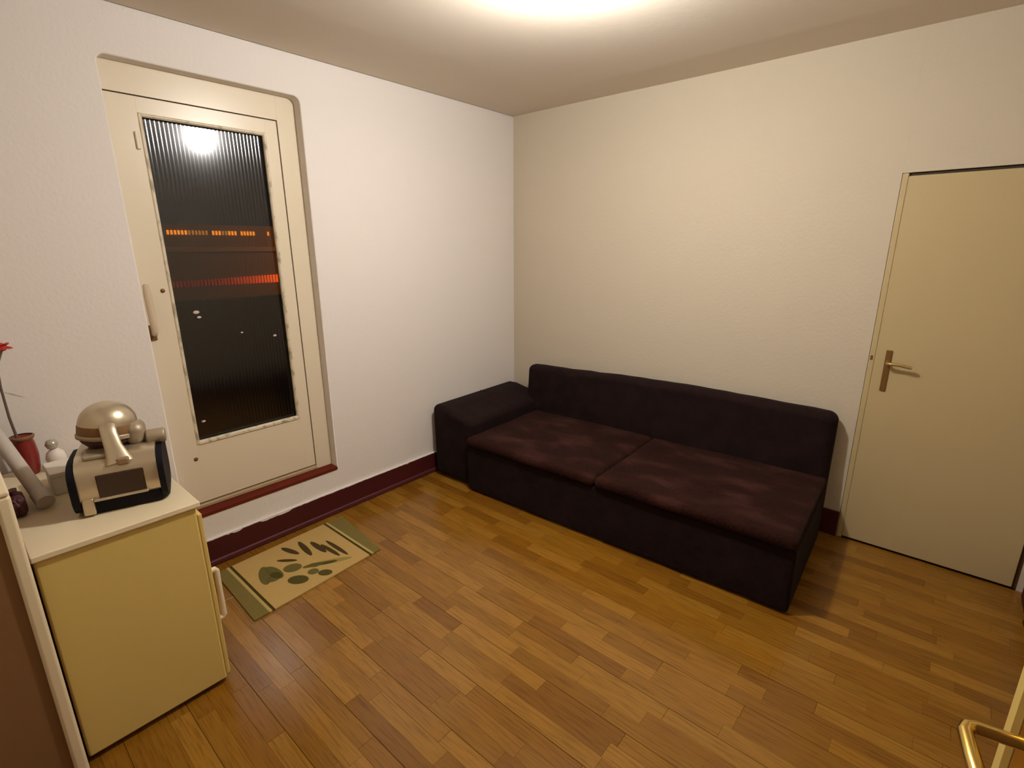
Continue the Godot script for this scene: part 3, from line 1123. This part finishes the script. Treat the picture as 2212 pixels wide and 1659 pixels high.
	# dark pouch under the tube
	var p := thing("pouch", "small dark maroon pouch below the grey tube", "pouch", Vector3(0.52, ty, 3.247))
	mb = MB.new()
	var wob := noise(9.0, 81, 2)
	mb.rbox(Vector3(0, 0.036, 0), Vector3(0.11, 0.072, 0.044), 0.021, 6, 6, func(q: Vector3) -> Vector3:
		return q * (1.0 + 0.08 * wob.get_noise_3d(q.x * 8, q.y * 8, q.z * 8)))
	obj("bag", mb, M.maroon, p)
	mb = MB.new()
	mb.tube([Vector3(0, 0.062, 0), Vector3(0.002, 0.078, 0.002), Vector3(0.004, 0.092, 0.004)], [0.018, 0.010, 0.013], 12)
	obj("neck", mb, M.maroon, p)


func tall_cupboard() -> void:
	var c := thing("cupboard", "brown cupboard with a cream edge at the left border", "cupboard", Vector3(0.63, 0, 3.407))
	var mb := MB.new()
	mb.rbox(Vector3(-0.005, 0.53, 0.006), Vector3(0.63, 1.0, 0.262), 0.006, 3)
	obj("body", mb, M.brown, c)
	mb = MB.new()
	mb.rbox(Vector3(0.306, 0.514, -0.1215), Vector3(0.036, 1.028, 0.034), 0.010, 4)
	obj("edge_strip", mb, M.cabinet_top, c, "cream edge strip")
	mb = MB.new()
	mb.rbox(Vector3(0.0, 1.036, 0.001), Vector3(0.65, 0.016, 0.278), 0.006, 3)
	obj("top", mb, M.cabinet_top, c, "cream top")
	mb = MB.new()
	mb.cbox(Vector3(0, 0.016, 0.01), Vector3(0.58, 0.032, 0.22), 0.002)
	obj("plinth", mb, M.brown_dark, c)


func outside() -> void:
	var dark := mat(lin(0.10, 0.085, 0.07), 0.9)
	var mb := MB.new()
	mb.cbox(Vector3(-0.86, 0.13, 2.2), Vector3(1.10, 0.14, 5.0), 0.004)
	struct(obj("balcony_floor", mb, dark), "dark balcony floor beyond the glass", "balcony")
	mb = MB.new()
	mb.cbox(Vector3(-1.35, 0.74, 2.2), Vector3(0.12, 1.16, 5.0), 0.006)
	struct(obj("balcony_parapet", mb, mat(lin(0.018, 0.013, 0.010), 0.9)), "dark solid balcony parapet beyond the glass", "parapet")
	mb = MB.new()
	mb.cbox(Vector3(-32, -3.6, -5), Vector3(60, 0.2, 80), 0.01)
	struct(obj("street", mb, mat(lin(0.05, 0.045, 0.04), 0.8)), "dark street far below the balcony", "street")
	# building across the street with a row of lit windows and a red light band
	var b := thing("far_building", "low dark building across the street with lit windows", "building", Vector3(-40, -3.5, -8))
	mb = MB.new()
	mb.cbox(Vector3(-3, 3.45, 0), Vector3(6, 6.9, 34), 0.05)
	obj("facade", mb, mat(lin(0.22, 0.15, 0.09), 0.9), b)
	mb = MB.new()
	mb.cbox(Vector3(0.15, 5.12, 0), Vector3(0.5, 0.34, 34), 0.03)
	obj("cornice", mb, mat(lin(0.42, 0.32, 0.20), 0.9), b)
	var lit := StandardMaterial3D.new()
	lit.albedo_color = Color(0.3, 0.2, 0.05)
	lit.emission_enabled = true
	lit.emission = Color(1.0, 0.55, 0.08)
	lit.emission_energy_multiplier = 0.9
	var dim: StandardMaterial3D = lit.duplicate()
	dim.emission_energy_multiplier = 0.30
	dim.emission = Color(1.0, 0.62, 0.20)
	for k in 32:
		if k == 12 or k == 21 or (k > 26 and k < 31):
			continue
		var m := MB.new()
		m.cbox(Vector3(0.02, 6.32, -0.95 - k * 0.228), Vector3(0.12, 0.30, 0.125), 0.01)
		obj("lit_window", m, dim if (k > 5 and k < 12) or k == 16 or k == 17 else lit, b)
	for k in 33:
		var f := k / 32.0
		var rm := StandardMaterial3D.new()
		rm.albedo_color = Color(0.2, 0.03, 0.02)
		rm.emission_enabled = true
		rm.emission = Color(1.0, 0.20 + 0.14 * f, 0.10 - 0.03 * f)
		rm.emission_energy_multiplier = 0.07 + 0.80 * pow(f, 3.0)
		var m := MB.new()
		m.cbox(Vector3(0.06, 2.66 + 0.12 * f, -0.75 - k * 0.235), Vector3(0.14, 0.40 + 0.22 * f, 0.12), 0.01)
		obj("red_sign_light", m, rm, b)
	# street lamp that lights the facade, off to the side
	var s := thing("street_lamp", "street lamp lighting the far building", "street lamp", Vector3(-33, -3.5, -22))
	mb = MB.new()
	mb.tube([Vector3.ZERO, Vector3(0, 3.0, 0), Vector3(0, 6.5, 0)], [0.09, 0.07, 0.05], 10)
	obj("pole", mb, M.black, s)
	mb = MB.new()
	mb.lathe(Vector3(0, 6.7, 0), [Vector2(0, -0.2), Vector2(0.14, -0.14), Vector2(0.2, 0), Vector2(0.14, 0.14), Vector2(0, 0.2)], 16)
	var gl := mat(Color.WHITE)
	gl.emission_enabled = true
	gl.emission = Color(1.0, 0.6, 0.25)
	gl.emission_energy_multiplier = 4.0
	obj("lantern", mb, gl, s)
	var l := OmniLight3D.new()
	l.name = "street_lamp_light"
	l.position = Vector3(-33, 3.2, -22)
	l.light_color = Color(1.0, 0.58, 0.28)
	l.light_energy = 24.0
	l.light_size = 0.18
	l.omni_range = 60.0
	l.omni_attenuation = 2.0
	l.shadow_enabled = true
	add_child(l)
